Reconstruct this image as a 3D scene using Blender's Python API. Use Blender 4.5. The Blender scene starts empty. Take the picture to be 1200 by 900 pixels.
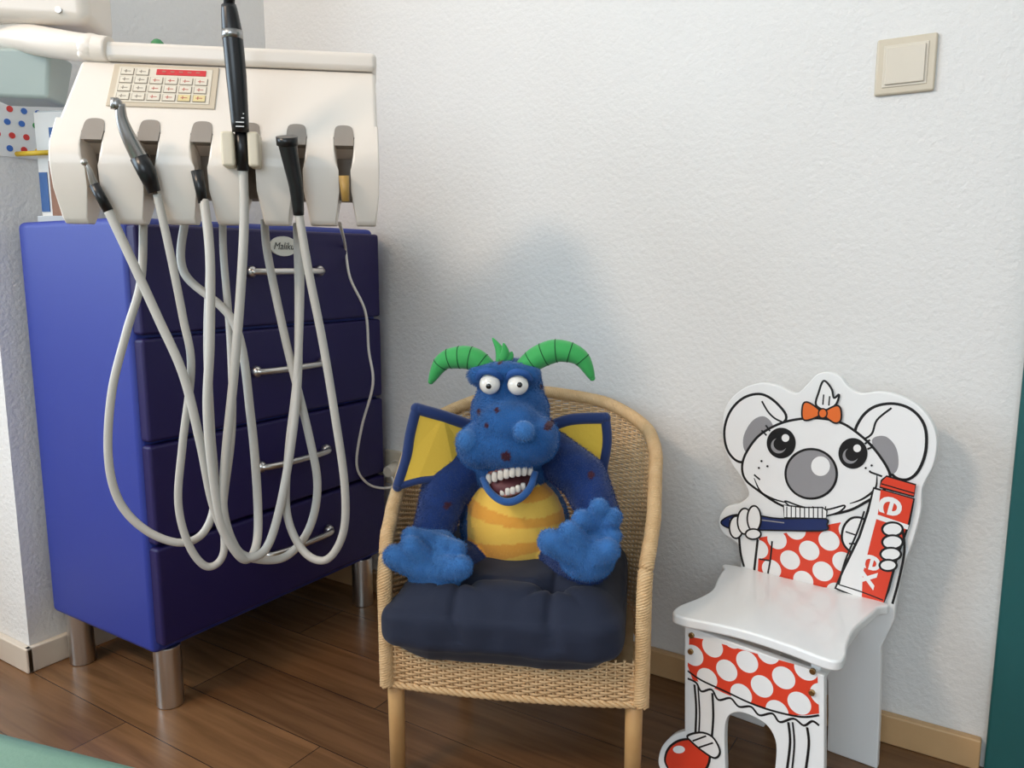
import bpy, bmesh, math, random
import numpy as np
from mathutils import Vector, Matrix, noise
random.seed(4)
S=bpy.context.scene
S.view_settings.view_transform='Standard'
COL=S.collection
def srgb(r,g,b):
    f=lambda c:(c/255/12.92) if c/255<=0.04045 else ((c/255+0.055)/1.055)**2.4
    return (f(r),f(g),f(b),1)
# ------------------------------------------------------------- materials
def mat(name,col,rough=0.5,metal=0.0,bump=0.0,bscale=100,var=0.0,vscale=5,col2=None,coat=0.0,sheen=0.0,emit=0.0,spec=0.5,bdist=0.002):
    m=bpy.data.materials.new(name); m.use_nodes=True
    nt=m.node_tree; b=nt.nodes['Principled BSDF']
    b.inputs['Base Color'].default_value=col
    b.inputs['Roughness'].default_value=rough
    b.inputs['Metallic'].default_value=metal
    b.inputs['Coat Weight'].default_value=coat
    b.inputs['Sheen Weight'].default_value=sheen
    b.inputs['Specular IOR Level'].default_value=spec
    tc=nt.nodes.new('ShaderNodeTexCoord')
    n=nt.nodes.new('ShaderNodeTexNoise'); n.inputs['Scale'].default_value=vscale; n.inputs['Detail'].default_value=4
    nt.links.new(tc.outputs['Object'],n.inputs['Vector'])
    mx=nt.nodes.new('ShaderNodeMix'); mx.data_type='RGBA'
    c2=col2 if col2 else tuple(c*(1-var) for c in col[:3])+(1,)
    mx.inputs[6].default_value=col; mx.inputs[7].default_value=c2
    nt.links.new(n.outputs['Fac'],mx.inputs[0]); nt.links.new(mx.outputs[2],b.inputs['Base Color'])
    if bump>0:
        n2=nt.nodes.new('ShaderNodeTexNoise'); n2.inputs['Scale'].default_value=bscale; n2.inputs['Detail'].default_value=3
        nt.links.new(tc.outputs['Object'],n2.inputs['Vector'])
        bp=nt.nodes.new('ShaderNodeBump'); bp.inputs['Strength'].default_value=bump; bp.inputs['Distance'].default_value=bdist
        nt.links.new(n2.outputs['Fac'],bp.inputs['Height']); nt.links.new(bp.outputs['Normal'],b.inputs['Normal'])
    if emit>0:
        b.inputs['Emission Color'].default_value=col; b.inputs['Emission Strength'].default_value=emit
    return m
def vcol_mat(name,rough=0.9,sheen=0.3,bump=0.0):
    m=bpy.data.materials.new(name); m.use_nodes=True
    nt=m.node_tree; b=nt.nodes['Principled BSDF']
    a=nt.nodes.new('ShaderNodeVertexColor'); a.layer_name='Col'
    nt.links.new(a.outputs['Color'],b.inputs['Base Color'])
    b.inputs['Roughness'].default_value=rough; b.inputs['Sheen Weight'].default_value=sheen
    b.inputs['Specular IOR Level'].default_value=0.2
    return m
# ------------------------------------------------------------- mesh builder
def catmull(pts,n=8,closed=False):
    P=[Vector(p) for p in pts]; N=len(P); out=[]
    segs=N if closed else N-1
    for i in range(segs):
        if closed: p0,p1,p2,p3=P[(i-1)%N],P[i],P[(i+1)%N],P[(i+2)%N]
        else: p0,p1,p2,p3=P[max(i-1,0)],P[i],P[i+1],P[min(i+2,N-1)]
        for k in range(n):
            t=k/n
            out.append(0.5*((2*p1)+(p2-p0)*t+(2*p0-5*p1+4*p2-p3)*t*t+(3*p1-p0-3*p2+p3)*t*t*t))
    if not closed: out.append(P[-1].copy())
    return out
class MB:
    def __init__(s): s.v=[]; s.f=[]; s.m=[]; s.sm=[]
    def face(s,idx,m,sm): s.f.append(idx); s.m.append(m); s.sm.append(sm)
    def tube(s,pts,r,sides=8,m=0,closed=False,caps=True):
        P=[Vector(p) for p in pts]; N=len(P)
        R=r if isinstance(r,(list,tuple)) else [r]*N
        if len(R)!=N: # interpolate
            R=[float(np.interp(i/(N-1),np.linspace(0,1,len(R)),R)) for i in range(N)]
        base=len(s.v); nrm=None
        for i in range(N):
            if closed: t=P[(i+1)%N]-P[(i-1)%N]
            else: t=P[min(i+1,N-1)]-P[max(i-1,0)]
            if t.length<1e-9: t=Vector((0,0,1))
            t.normalize()
            if nrm is None:
                a=Vector((0,0,1)) if abs(t.z)<0.9 else Vector((1,0,0))
                nrm=(a-t*a.dot(t)).normalized()
            else:
                nrm=(nrm-t*nrm.dot(t))
                nrm=nrm.normalized() if nrm.length>1e-6 else t.orthogonal().normalized()
            bn=t.cross(nrm)
            for k in range(sides):
                a=2*math.pi*k/sides
                s.v.append(P[i]+(nrm*math.cos(a)+bn*math.sin(a))*R[i])
        M=N if closed else N-1
        for i in range(M):
            j=(i+1)%N
            for k in range(sides):
                l=(k+1)%sides
                s.face((base+i*sides+k,base+i*sides+l,base+j*sides+l,base+j*sides+k),m,True)
        if caps and not closed:
            s.face(tuple(base+k for k in reversed(range(sides))),m,False)
            s.face(tuple(base+(N-1)*sides+k for k in range(sides)),m,False)
    def ell(s,c,r,m=0,nu=20,nv=12,rot=None,pw=1.0):
        c=Vector(c); r=(r,r,r) if not isinstance(r,(tuple,list)) else r
        base=len(s.v)
        sg=lambda x:math.copysign(abs(x)**pw,x)
        for j in range(1,nv):
            th=math.pi*j/nv
            for i in range(nu):
                ph=2*math.pi*i/nu
                p=Vector((r[0]*sg(math.sin(th))*sg(math.cos(ph)),r[1]*sg(math.sin(th))*sg(math.sin(ph)),r[2]*sg(math.cos(th))))
                if rot: p=rot@p
                s.v.append(c+p)
        a=Vector((0,0,r[2])); b=Vector((0,0,-r[2]))
        if rot: a=rot@a; b=rot@b
        s.v.append(c+a); top=len(s.v)-1; s.v.append(c+b); bot=len(s.v)-1
        for j in range(nv-2):
            for i in range(nu):
                k=(i+1)%nu
                s.face((base+j*nu+i,base+(j+1)*nu+i,base+(j+1)*nu+k,base+j*nu+k),m,True)
        for i in range(nu):
            k=(i+1)%nu
            s.face((top,base+i,base+k),m,True); s.face((bot,base+(nv-2)*nu+k,base+(nv-2)*nu+i),m,True)
    def box(s,lo,hi,m=0,rot=None,piv=None):
        b=len(s.v)
        for z in (lo[2],hi[2]):
            for (x,y) in ((lo[0],lo[1]),(hi[0],lo[1]),(hi[0],hi[1]),(lo[0],hi[1])):
                p=Vector((x,y,z))
                if rot: p=rot@(p-Vector(piv))+Vector(piv)
                s.v.append(p)
        for f in ((3,2,1,0),(4,5,6,7),(0,1,5,4),(1,2,6,5),(2,3,7,6),(3,0,4,7)):
            s.face(tuple(b+i for i in f),m,False)
    def prism(s,A,B,m=0,ms=None,sm=False):
        n=len(A); b=len(s.v); s.v+= [Vector(p) for p in A]+[Vector(p) for p in B]
        s.face(tuple(b+i for i in range(n)),m,False)
        s.face(tuple(b+n+i for i in reversed(range(n))),m,False)
        for i in range(n):
            j=(i+1)%n
            s.face((b+j,b+i,b+n+i,b+n+j),m if ms is None else ms,sm)
    def poly(s,pts,m=0):
        b=len(s.v); s.v+=[Vector(p) for p in pts]; s.face(tuple(range(b,b+len(pts))),m,False)
    def build(s,name,mats,parent=None,bevel=0,seg=3,fixn=False,sub=0):
        me=bpy.data.meshes.new(name)
        me.from_pydata([tuple(p) for p in s.v],[],s.f)
        me.polygons.foreach_set('material_index',s.m); me.polygons.foreach_set('use_smooth',s.sm)
        for mm in (mats if isinstance(mats,(list,tuple)) else [mats]): me.materials.append(mm)
        if fixn:
            bm=bmesh.new(); bm.from_mesh(me); bmesh.ops.recalc_face_normals(bm,faces=bm.faces); bm.to_mesh(me); bm.free()
        me.update()
        o=bpy.data.objects.new(name,me); COL.objects.link(o)
        if parent: o.parent=parent
        if bevel>0:
            md=o.modifiers.new('bev','BEVEL'); md.width=bevel; md.segments=seg; md.limit_method='ANGLE'; md.angle_limit=math.radians(40)
            md.harden_normals=False
            for p in me.polygons: p.use_smooth=True
            w=o.modifiers.new('wn','WEIGHTED_NORMAL'); w.keep_sharp=True
        if sub:
            md=o.modifiers.new('sub','SUBSURF'); md.levels=sub; md.render_levels=sub
        return o
def empty(name,loc=(0,0,0),ang=0):
    e=bpy.data.objects.new(name,None); COL.objects.link(e); e.location=loc; e.rotation_euler=(0,0,ang); e.empty_display_size=0.1
    return e
def boxobj(name,lo,hi,m,bevel=0,parent=None):
    b=MB(); b.box(lo,hi); return b.build(name,m,parent,bevel)
# ------------------------------------------------------------- survey geometry (metres)
CAM=Vector((0,-1.35,0.78)); fh=Vector((-0.5373,0.8434,0)); rh=Vector((0.8434,0.5373,0)); PIT=math.radians(8.7)
cp,sp=math.cos(PIT),math.sin(PIT); FPX=924.0
FW=fh*cp+Vector((0,0,-sp)); UP=fh*sp+Vector((0,0,cp))
class Frame:
    """local frame of a real object; pick() measures a point on one of its real planes (local y = const)."""
    def __init__(s,ox,oy,deg):
        s.o=Vector((ox,oy,0)); s.a=math.radians(deg); s.R=Matrix.Rotation(-s.a,3,'Z')
        s.c=s.R@(CAM-s.o)
    def pick(s,u,v,y):
        d=s.R@(FW+rh*((u-600)/FPX)+UP*((450-v)/FPX))
        t=(y-s.c.y)/d.y
        return s.c+d*t
    def empty(s,name): return empty(name,s.o,s.a)

# ============================================================= ROOM
def wall_material(name,c1,c2):
    m=bpy.data.materials.new(name); m.use_nodes=True; nt=m.node_tree; b=nt.nodes['Principled BSDF']
    tc=nt.nodes.new('ShaderNodeTexCoord')
    n=nt.nodes.new('ShaderNodeTexNoise'); n.inputs['Scale'].default_value=3; n.inputs['Detail'].default_value=5
    nt.links.new(tc.outputs['Object'],n.inputs['Vector'])
    mx=nt.nodes.new('ShaderNodeMix'); mx.data_type='RGBA'; mx.inputs[6].default_value=c1; mx.inputs[7].default_value=c2
    nt.links.new(n.outputs['Fac'],mx.inputs[0]); nt.links.new(mx.outputs[2],b.inputs['Base Color'])
    n2=nt.nodes.new('ShaderNodeTexNoise'); n2.inputs['Scale'].default_value=130; n2.inputs['Detail'].default_value=4; n2.inputs['Roughness'].default_value=0.65
    v=nt.nodes.new('ShaderNodeTexVoronoi'); v.inputs['Scale'].default_value=100
    nt.links.new(tc.outputs['Object'],n2.inputs['Vector']); nt.links.new(tc.outputs['Object'],v.inputs['Vector'])
    ad=nt.nodes.new('ShaderNodeMath'); ad.operation='MULTIPLY_ADD'; ad.inputs[1].default_value=-0.35
    nt.links.new(v.outputs['Distance'],ad.inputs[0]); nt.links.new(n2.outputs['Fac'],ad.inputs[2])
    bp=nt.nodes.new('ShaderNodeBump'); bp.inputs['Strength'].default_value=0.6; bp.inputs['Distance'].default_value=0.003
    nt.links.new(ad.outputs[0],bp.inputs['Height']); nt.links.new(bp.outputs['Normal'],b.inputs['Normal'])
    b.inputs['Roughness'].default_value=0.75; b.inputs['Specular IOR Level'].default_value=0.3
    return m
M_wall=wall_material('rough_plaster',srgb(232,230,226),srgb(225,223,219))
M_ceil=mat('ceiling_paint',srgb(238,238,236),0.9)
def floor_material():
    m=bpy.data.materials.new('wood_planks'); m.use_nodes=True; nt=m.node_tree; b=nt.nodes['Principled BSDF']
    tc=nt.nodes.new('ShaderNodeTexCoord')
    br=nt.nodes.new('ShaderNodeTexBrick'); br.offset=0.37; br.inputs['Scale'].default_value=1
    br.inputs['Brick Width'].default_value=0.9; br.inputs['Row Height'].default_value=0.13
    br.inputs['Mortar Size'].default_value=0.0009; br.inputs['Mortar Smooth'].default_value=0.2
    br.inputs['Color1'].default_value=srgb(138,100,66); br.inputs['Color2'].default_value=srgb(112,80,53); br.inputs['Mortar'].default_value=srgb(52,34,24)
    nt.links.new(tc.outputs['Object'],br.inputs['Vector'])
    mp2=nt.nodes.new('ShaderNodeMapping'); mp2.inputs['Scale'].default_value=(3,40,1); nt.links.new(tc.outputs['Object'],mp2.inputs['Vector'])
    n=nt.nodes.new('ShaderNodeTexNoise'); n.inputs['Scale'].default_value=1.2; n.inputs['Detail'].default_value=6; n.inputs['Distortion'].default_value=0.6
    nt.links.new(mp2.outputs[0],n.inputs['Vector'])
    mx=nt.nodes.new('ShaderNodeMix'); mx.data_type='RGBA'; mx.blend_type='MULTIPLY'; mx.inputs[0].default_value=0.75
    cr=nt.nodes.new('ShaderNodeValToRGB'); cr.color_ramp.elements[0].position=0.3; cr.color_ramp.elements[0].color=(0.5,0.46,0.42,1); cr.color_ramp.elements[1].position=0.7; cr.color_ramp.elements[1].color=(1.2,1.16,1.12,1)
    nt.links.new(n.outputs['Fac'],cr.inputs[0]); nt.links.new(br.outputs['Color'],mx.inputs[6]); nt.links.new(cr.outputs[0],mx.inputs[7])
    nt.links.new(mx.outputs[2],b.inputs['Base Color']); b.inputs['Roughness'].default_value=0.27
    bp=nt.nodes.new('ShaderNodeBump'); bp.inputs['Strength'].default_value=0.25; bp.inputs['Distance'].default_value=0.001
    nt.links.new(br.outputs['Fac'],bp.inputs['Height']); bp.invert=True; nt.links.new(bp.outputs['Normal'],b.inputs['Normal'])
    return m
LX=-1.555; AY=-0.645; WX=-2.3; RX=1.8; BY=-3.3; H=2.5
boxobj('floor',(WX-0.1,BY-0.1,-0.06),(RX+0.1,0.1,0),floor_material())
boxobj('ceiling',(WX-0.1,BY-0.1,H),(RX+0.1,0.1,H+0.06),M_ceil)
boxobj('wall_back',(LX,0,0),(0.02,0.1,H),M_wall)
boxobj('wall_back_right',(0.95,0,0),(RX,0.1,H),M_wall)
boxobj('wall_back_lintel',(0.02,0,2.08),(0.95,0.1,H),M_wall)
boxobj('wall_left',(WX-0.1,AY,0),(LX,0.1,H),M_wall)
wy0,wy1,wz0,wz1=-2.7,-1.05,0.75,2.15
b=MB(); b.box((WX-0.1,BY,0),(WX,AY,wz0)); b.box((WX-0.1,BY,wz1),(WX,AY,H)); b.box((WX-0.1,BY,wz0),(WX,wy0,wz1)); b.box((WX-0.1,wy1,wz0),(WX,AY,wz1))
b.build('wall_window',M_wall)
M_whitepaint=mat('white_paint',srgb(235,235,230),0.35)
b=MB()
for (y0,y1) in ((wy0,wy0+0.05),(wy1-0.05,wy1),((wy0+wy1)/2-0.035,(wy0+wy1)/2+0.035)): b.box((WX-0.07,y0,wz0),(WX-0.02,y1,wz1))
for (z0,z1) in ((wz0,wz0+0.05),(wz1-0.05,wz1)): b.box((WX-0.07,wy0,z0),(WX-0.02,wy1,z1))
b.build('window_1',M_whitepaint)
boxobj('wall_right',(RX,BY,0),(RX+0.1,0,H),M_wall)
vx0,vx1=-0.5,1.2  # opening added behind the camera to house the fill light
b=MB(); b.box((WX-0.1,BY-0.1,0),(RX+0.1,BY,0.8)); b.box((WX-0.1,BY-0.1,2.2),(RX+0.1,BY,H)); b.box((WX-0.1,BY-0.1,0.8),(vx0,BY,2.2)); b.box((vx1,BY-0.1,0.8),(RX+0.1,BY,2.2)); b.build('wall_rear',M_wall)
b=MB()
for (x0,x1) in ((vx0,vx0+0.05),(vx1-0.05,vx1),((vx0+vx1)/2-0.035,(vx0+vx1)/2+0.035)): b.box((x0,BY-0.07,0.8),(x1,BY-0.02,2.2))
for (z0,z1) in ((0.8,0.85),(2.15,2.2)): b.box((vx0,BY-0.07,z0),(vx1,BY-0.02,z1))
b.build('fill_window',M_whitepaint)  # invented window frame around the rear fill light
M_base=mat('baseboard_beech',srgb(210,170,122),0.4,var=0.25,vscale=14)
M_basew=mat('baseboard_light',srgb(222,208,190),0.4,var=0.1,vscale=14)
boxobj('baseboard_back',(LX,-0.016,0),(0.01,0,0.05),M_base,0.003)
b=MB(); b.box((LX,AY-0.013,0),(LX+0.014,-0.016,0.05)); b.box((WX,AY-0.014,0),(LX+0.014,AY,0.05)); b.build('baseboard_left',M_basew,None,0.003)
M_teal=mat('teal_paint',srgb(28,92,92),0.4,var=0.15)
M_teal2=mat('teal_door',srgb(38,104,104),0.4,var=0.1)
door=empty('door_1')
b=MB(); b.box((0.016,-0.022,0),(0.075,0.1,2.09)); b.box((0.895,-0.022,0),(0.955,0.1,2.09)); b.box((0.016,-0.022,2.03),(0.955,0.1,2.09)); b.build('frame',M_teal,door,0.004)
b=MB(); b.box((0.075,-0.004,0.005),(0.895,0.036,2.03)); b.box((0.17,-0.012,0.15),(0.8,-0.004,0.95)); b.box((0.17,-0.012,1.1),(0.8,-0.004,1.92)); b.build('leaf',M_teal2,door,0.003)
b=MB(); b.tube([(0.84,-0.004,1.03),(0.84,-0.05,1.03),(0.74,-0.055,1.03)],0.009,10); b.build('handle',mat('steel_h',(0.6,0.6,0.6,1),0.3,1),door)
M_sw=mat('switch_plastic',srgb(206,194,172),0.35); M_sw2=mat('switch_rocker',srgb(214,204,186),0.3)
sw=empty('light_switch',(-0.167,0,1.070))
boxobj('frame',(-0.0405,-0.007,-0.0405),(0.0405,0,0.0405),M_sw,0.006,sw)
boxobj('inner_frame',(-0.0300,-0.0085,-0.0300),(0.0300,-0.006,0.0300),M_sw2,0.001,sw)
boxobj('rocker',(-0.0265,-0.0115,-0.0265),(0.0265,-0.0085,0.0265),M_sw2,0.0015,sw)
ol=empty('wall_outlet',(-1.165,0,0.315))
boxobj('frame',(-0.0405,-0.009,-0.0405),(0.0405,0,0.0405),M_sw,0.0045,ol)
b=MB(); b.tube([(0,-0.008,0),(0,-0.014,0)],0.022,24); b.tube([(0,-0.012,0),(0,-0.045,0)],[0.019,0.012],20); b.build('socket_and_plug',M_sw2,ol)
# card with coloured dot stickers on the left wall
pc_=empty('dot_sticker_poster',(LX,-0.56,1.03))
DM=[mat('poster_white',srgb(232,232,230),0.5)]+[mat('sticker_%d'%i,c,0.5) for i,c in enumerate((srgb(215,60,55),srgb(60,150,80),srgb(60,110,190),srgb(240,190,60)))]
b=MB(); b.box((0.0,-0.075,-0.06),(0.002,0.075,0.11),0)
for r_ in range(7):
    for c_ in range(6):
        cy_=-0.062+c_*0.0245+(0.006 if r_%2 else 0); cz_=-0.045+r_*0.023
        b.tube([(0.002,cy_,cz_),(0.0032,cy_,cz_)],0.0055,12,1+random.randrange(4))
b.build('card',DM,pc_)

# ============================================================= CABINET
M_cab=mat('violet_blue_lacquer_daylit',srgb(40,56,144),0.5,bump=0.05,bscale=300)  # bluer base colour stands in for daylight on the cabinet side
M_cabf=mat('violet_lacquer_drawer_shaded',srgb(34,26,78),0.48,bump=0.05,bscale=300,spec=0.35)  # same paint as the carcass, coloured darker for the front away from daylight
M_chrome=mat('brushed_steel',(0.62,0.6,0.57,1),0.28,1.0,bump=0.05,bscale=60)
cab=empty('drawer_cabinet')
cx0,cx1,cy0,cy1=-1.53,-1.20,-0.61,-0.03
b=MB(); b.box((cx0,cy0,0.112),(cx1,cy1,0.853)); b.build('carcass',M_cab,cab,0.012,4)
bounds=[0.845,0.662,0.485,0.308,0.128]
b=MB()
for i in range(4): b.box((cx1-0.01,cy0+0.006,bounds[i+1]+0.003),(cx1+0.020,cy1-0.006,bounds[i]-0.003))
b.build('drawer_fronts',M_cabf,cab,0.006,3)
b=MB()
for z in (0.765,0.583,0.403,0.231):
    y0,y1=-0.392,-0.222; X=cx1+0.02
    pts=catmull([(X,y0,z),(X+0.020,y0+0.004,z),(X+0.028,y0+0.03,z),(X+0.03,(y0+y1)/2,z),(X+0.028,y1-0.03,z),(X+0.020,y1-0.004,z),(X,y1,z)],6)
    b.tube(pts,0.0062,10)
    b.ell((X+0.010,y0+0.002,z),(0.012,0.010,0.011),0,14,10); b.ell((X+0.010,y1-0.002,z),(0.012,0.010,0.011),0,14,10)
b.build('handles',M_chrome,cab)
b=MB()
for (x,y) in ((-1.222,-0.572),(-1.505,-0.572),(-1.222,-0.075),(-1.505,-0.075)):
    b.tube([(x,y,0.0),(x,y,0.113)],0.0235,28)
b.build('legs',M_chrome,cab,0.002)
b=MB()
ov=[(cx1+0.0205,-0.306+0.033*math.cos(a),0.812+0.0185*math.sin(a)) for a in np.linspace(0,2*math.pi,33)[:-1]]
ov2=[(p[0]+0.004,p[1],p[2]) for p in ov]
b.prism(ov,ov2); b.build('oval_badge',mat('badge_white',srgb(225,225,215),0.35),cab,0,fixn=True)
def text_mesh(txt,size=1.0,shear=0.0,off=0.0):
    cu=bpy.data.curves.new('t','FONT'); cu.body=txt; cu.size=size; cu.shear=shear; cu.resolution_u=4; cu.offset=off
    o=bpy.data.objects.new('t',cu); COL.objects.link(o); dg=bpy.context.evaluated_depsgraph_get(); dg.update()
    me=bpy.data.meshes.new_from_object(o.evaluated_get(dg)); bpy.data.objects.remove(o)
    return me
def add_text(name,txt,origin,xdir,ydir,width,m,parent,shear=0.0,off=0.0):
    me=text_mesh(txt,1.0,shear,off); vs=[v.co.copy() for v in me.vertices]
    w=max(v.x for v in vs)-min(v.x for v in vs); s=width/w; x0=min(v.x for v in vs)
    X=Vector(xdir).normalized(); Y=Vector(ydir).normalized(); O=Vector(origin)
    for v in me.vertices: c=v.co.copy(); v.co=O+X*((c.x-x0)*s)+Y*(c.y*s)
    me.materials.clear(); me.materials.append(m)
    o=bpy.data.objects.new(name,me); COL.objects.link(o); o.parent=parent
    return o
M_black=mat('black_print',srgb(14,14,16),0.4)
add_text('badge_text','Maliku',(cx1+0.0252,-0.331,0.806),(0,1,0),(0,0,1),0.05,M_black,cab,0.3)

# ============================================================= DENTAL UNIT
U=Frame(-0.985,-0.614,42.5)
unit=U.empty('dental_instrument_unit')
M_ivory=mat('ivory_plastic',srgb(236,226,214),0.33,coat=0.2)
M_pocket=mat('pocket_grey',srgb(150,140,130),0.6)
M_blackp=mat('black_plastic',srgb(18,18,20),0.3)
M_hose=mat('hose_grey',srgb(188,183,174),0.45,coat=0.1)
b=MB()
prof=[(0.0,1.052),(-0.086,0.947),(-0.05,0.925),(0.10,0.905),(0.10,1.052)]
x0,x1=-0.152,0.242
b.prism([(x0-(0.012 if p[1]<1 and p[0]<0 else 0),p[0],p[1]) for p in prof],[(x1,p[0],p[1]) for p in prof])
b.build('body',M_ivory,unit,0.006,4,fixn=True)
b=MB(); b.box((x0-0.004,-0.008,1.0525),(x1+0.002,0.105,1.078)); b.build('top_lid',M_ivory,unit,0.008,4)
slots=[-0.117,-0.0495,0.015,0.075,0.135,0.197]
edges=[-0.166]+[s for s in slots]+[0.243]
b=MB()
sw2=0.0125
pr=[(-0.070,0.966,0),(-0.1,0.93,0),(-0.104,0.915,0),(-0.104,0.903,1),(-0.1,0.875,1),(-0.090,0.838,2),(-0.082,0.831,2),(-0.060,0.831,2),(-0.03,0.87,1),(-0.022,0.903,1),(-0.02,0.915,0),(-0.02,0.95,0)]
gap=[0.0125,0.0065,0.0135]
for i in range(7):
    A=[];B=[]
    for (y,z,k) in pr:
        a=edges[i]+(gap[k] if i>0 else (0.006 if k==2 else 0)); c=edges[i+1]-(gap[k] if i<6 else (0.006 if k==2 else 0))
        A.append((a,y,z)); B.append((c,y,z))
    b.prism(A,B)
b.build('holder_prongs',M_ivory,unit,0.0022,3,fixn=True)
b=MB(); b.box((x0,-0.045,0.868),(x1-0.004,0.0,0.935)); 
for s in slots: b.box((s-sw2-0.002,-0.087,0.935),(s+sw2+0.002,-0.04,0.9485))
b.build('holder_back',M_pocket,unit,0.002,2)
b=MB()
for s in slots:
    pts=catmull([(s-sw2,0,0.935),(s-sw2,0,0.955),(s-0.008,0,0.964),(s+0.008,0,0.964),(s+sw2,0,0.955),(s+sw2,0,0.935)],4)
    def onf(p,off):
        z=p.z; t=(1.052-z)/0.105; return (p.x,-0.086*t-off,z+off*0.6)
    b.poly([onf(p,0.0008) for p in pts])
b.build('pocket_recess',M_pocket,unit,0)
nrm=Vector((0,-0.105,0.086)).normalized(); dn=Vector((0,-0.086,-0.105)).normalized(); top0=Vector((0,0,1.052))
def slope(x,d,h): return top0+dn*d+Vector((x,0,0))+nrm*h
def slope_box(b,xa,xb,da,db,h0,h1,m=0):
    A=[slope(xa,da,h0),slope(xb,da,h0),slope(xb,db,h0),slope(xa,db,h0)]
    B=[slope(xa,da,h1),slope(xb,da,h1),slope(xb,db,h1),slope(xa,db,h1)]
    b.prism(A,B,m)
M_panel=mat('panel_beige',srgb(206,191,168),0.4); M_btn=mat('button_cream',srgb(224,214,196),0.4); M_btnl=mat('button_line',srgb(146,136,122),0.5)
M_led=mat('led_red',srgb(190,44,48),0.3,emit=0.25); M_yl=mat('btn_yellow',srgb(225,205,150),0.4); M_redp=mat('btn_red',srgb(190,110,96),0.4)
b=MB(); slope_box(b,-0.108,0.028,0.006,0.089,0,0.0022,0); b.build('panel_frame',M_panel,unit,0.001,2,fixn=True)
b=MB()
slope_box(b,-0.100,0.020,0.013,0.082,0.0022,0.003,0)
slope_box(b,-0.052,0.012,0.016,0.027,0.003,0.0038,2)
for k in range(5): slope_box(b,-0.045+k*0.011,-0.040+k*0.011,0.0195,0.0225,0.0038,0.0041,4)
for r in range(4):
    for c in range(6):
        if r==0 and c>1: continue
        xa=-0.097+c*0.0192; da=0.016+r*0.0165
        slope_box(b,xa,xa+0.0165,da,da+0.0135,0.003,0.0036,1)
        slope_box(b,xa+0.0008,xa+0.0157,da+0.0008,da+0.0127,0.0036,0.0041,0 if c<4 or r<3 else 3)
        slope_box(b,xa+0.004,xa+0.0125,da+0.006,da+0.0072,0.0041,0.0043,1 if c<2 else 4)
        slope_box(b,xa+0.006,xa+0.0072,da+0.0035,da+0.0095,0.0041,0.0043,1 if c<2 else 4)
b.build('control_buttons',[M_btn,M_btnl,M_led,M_yl,M_redp],unit,0,fixn=True)
P=lambda u,v,y: U.pick(u,v,y)
M_steel=mat('instrument_steel',(0.45,0.43,0.4,1),0.28,1)
M_gun=mat('instrument_dark_steel',(0.36,0.35,0.34,1),0.3,1)
M_white=mat('print_white',srgb(230,230,230),0.4)
M_yel=mat('yellow_plastic',srgb(225,185,40),0.4)
b=MB()
b.tube(catmull([P(100,190,-0.115),P(105,200,-0.113),P(110,215,-0.108),P(122,240,-0.1)],5),[0.0022,0.0035,0.005,0.006],10,0)
b.ell(P(99,190,-0.116),0.0045,0)
b.tube([P(110,216,-0.110),P(127,247,-0.106)],0.0065,12,2)
b.tube(catmull([P(141,121,-0.135),P(143,140,-0.13),P(152,163,-0.124),P(164,186,-0.116)],5),[0.0055,0.007,0.009,0.0105],14,1)
b.ell(P(137,122,-0.135),(0.0065,0.0065,0.008),1); b.tube([P(134,115,-0.137),P(134,128,-0.137)],0.0045,12,1)
b.tube([P(163,184,-0.116),P(172,202,-0.114),P(181,225,-0.11)],[0.0115,0.0115,0.008],14,2)
b.tube([P(231,200,-0.108),P(238,238,-0.108)],[0.008,0.006],12,2)
b.tube([P(271,-40,-0.13),P(268,12,-0.13)],[0.006,0.007],14,2)
b.tube(catmull([P(268,6,-0.13),P(272,38,-0.13),P(277,90,-0.128),P(282,155,-0.12)],4),[0.009,0.0125,0.0125,0.0105],18,2)
b.tube([P(272,36,-0.13),P(272.6,46,-0.13)],0.0129,18,1)
b.tube([P(282,150,-0.12),P(285,200,-0.113)],0.0075,14,2)
for k,dy in enumerate((133,138,143,148)): 
    q=P(281,dy,-0.1325); b.box((q.x-0.005,q.y,q.z-0.0006),(q.x+0.005,q.y+0.001,q.z+0.0006),3)
b.tube(catmull([P(336,164,-0.130),P(341,190,-0.124),P(347,220,-0.118),P(350,252,-0.112)],4),[0.0125,0.0105,0.009,0.007],16,2)
b.tube([P(336,160,-0.132),P(337,170,-0.129)],0.0138,18,2)
b.tube([P(403,206,-0.108),P(405,236,-0.106)],[0.007,0.005],12,4)
b.build('handpieces',[M_steel,M_gun,M_blackp,M_white,mat('yellowish_tip',srgb(190,150,80),0.4)],unit)
b=MB(); q=P(284,176,-0.115)
b.box((q.x-0.0245,-0.128,q.z-0.022),(q.x-0.008,-0.095,q.z+0.022)); b.box((q.x+0.008,-0.128,q.z-0.022),(q.x+0.0225,-0.095,q.z+0.022)); b.box((q.x-0.02,-0.104,q.z-0.018),(q.x+0.02,-0.09,q.z+0.018))
b.build('scanner_holder',mat('holder_cream',srgb(218,206,182),0.4),unit,0.004,3)
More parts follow.
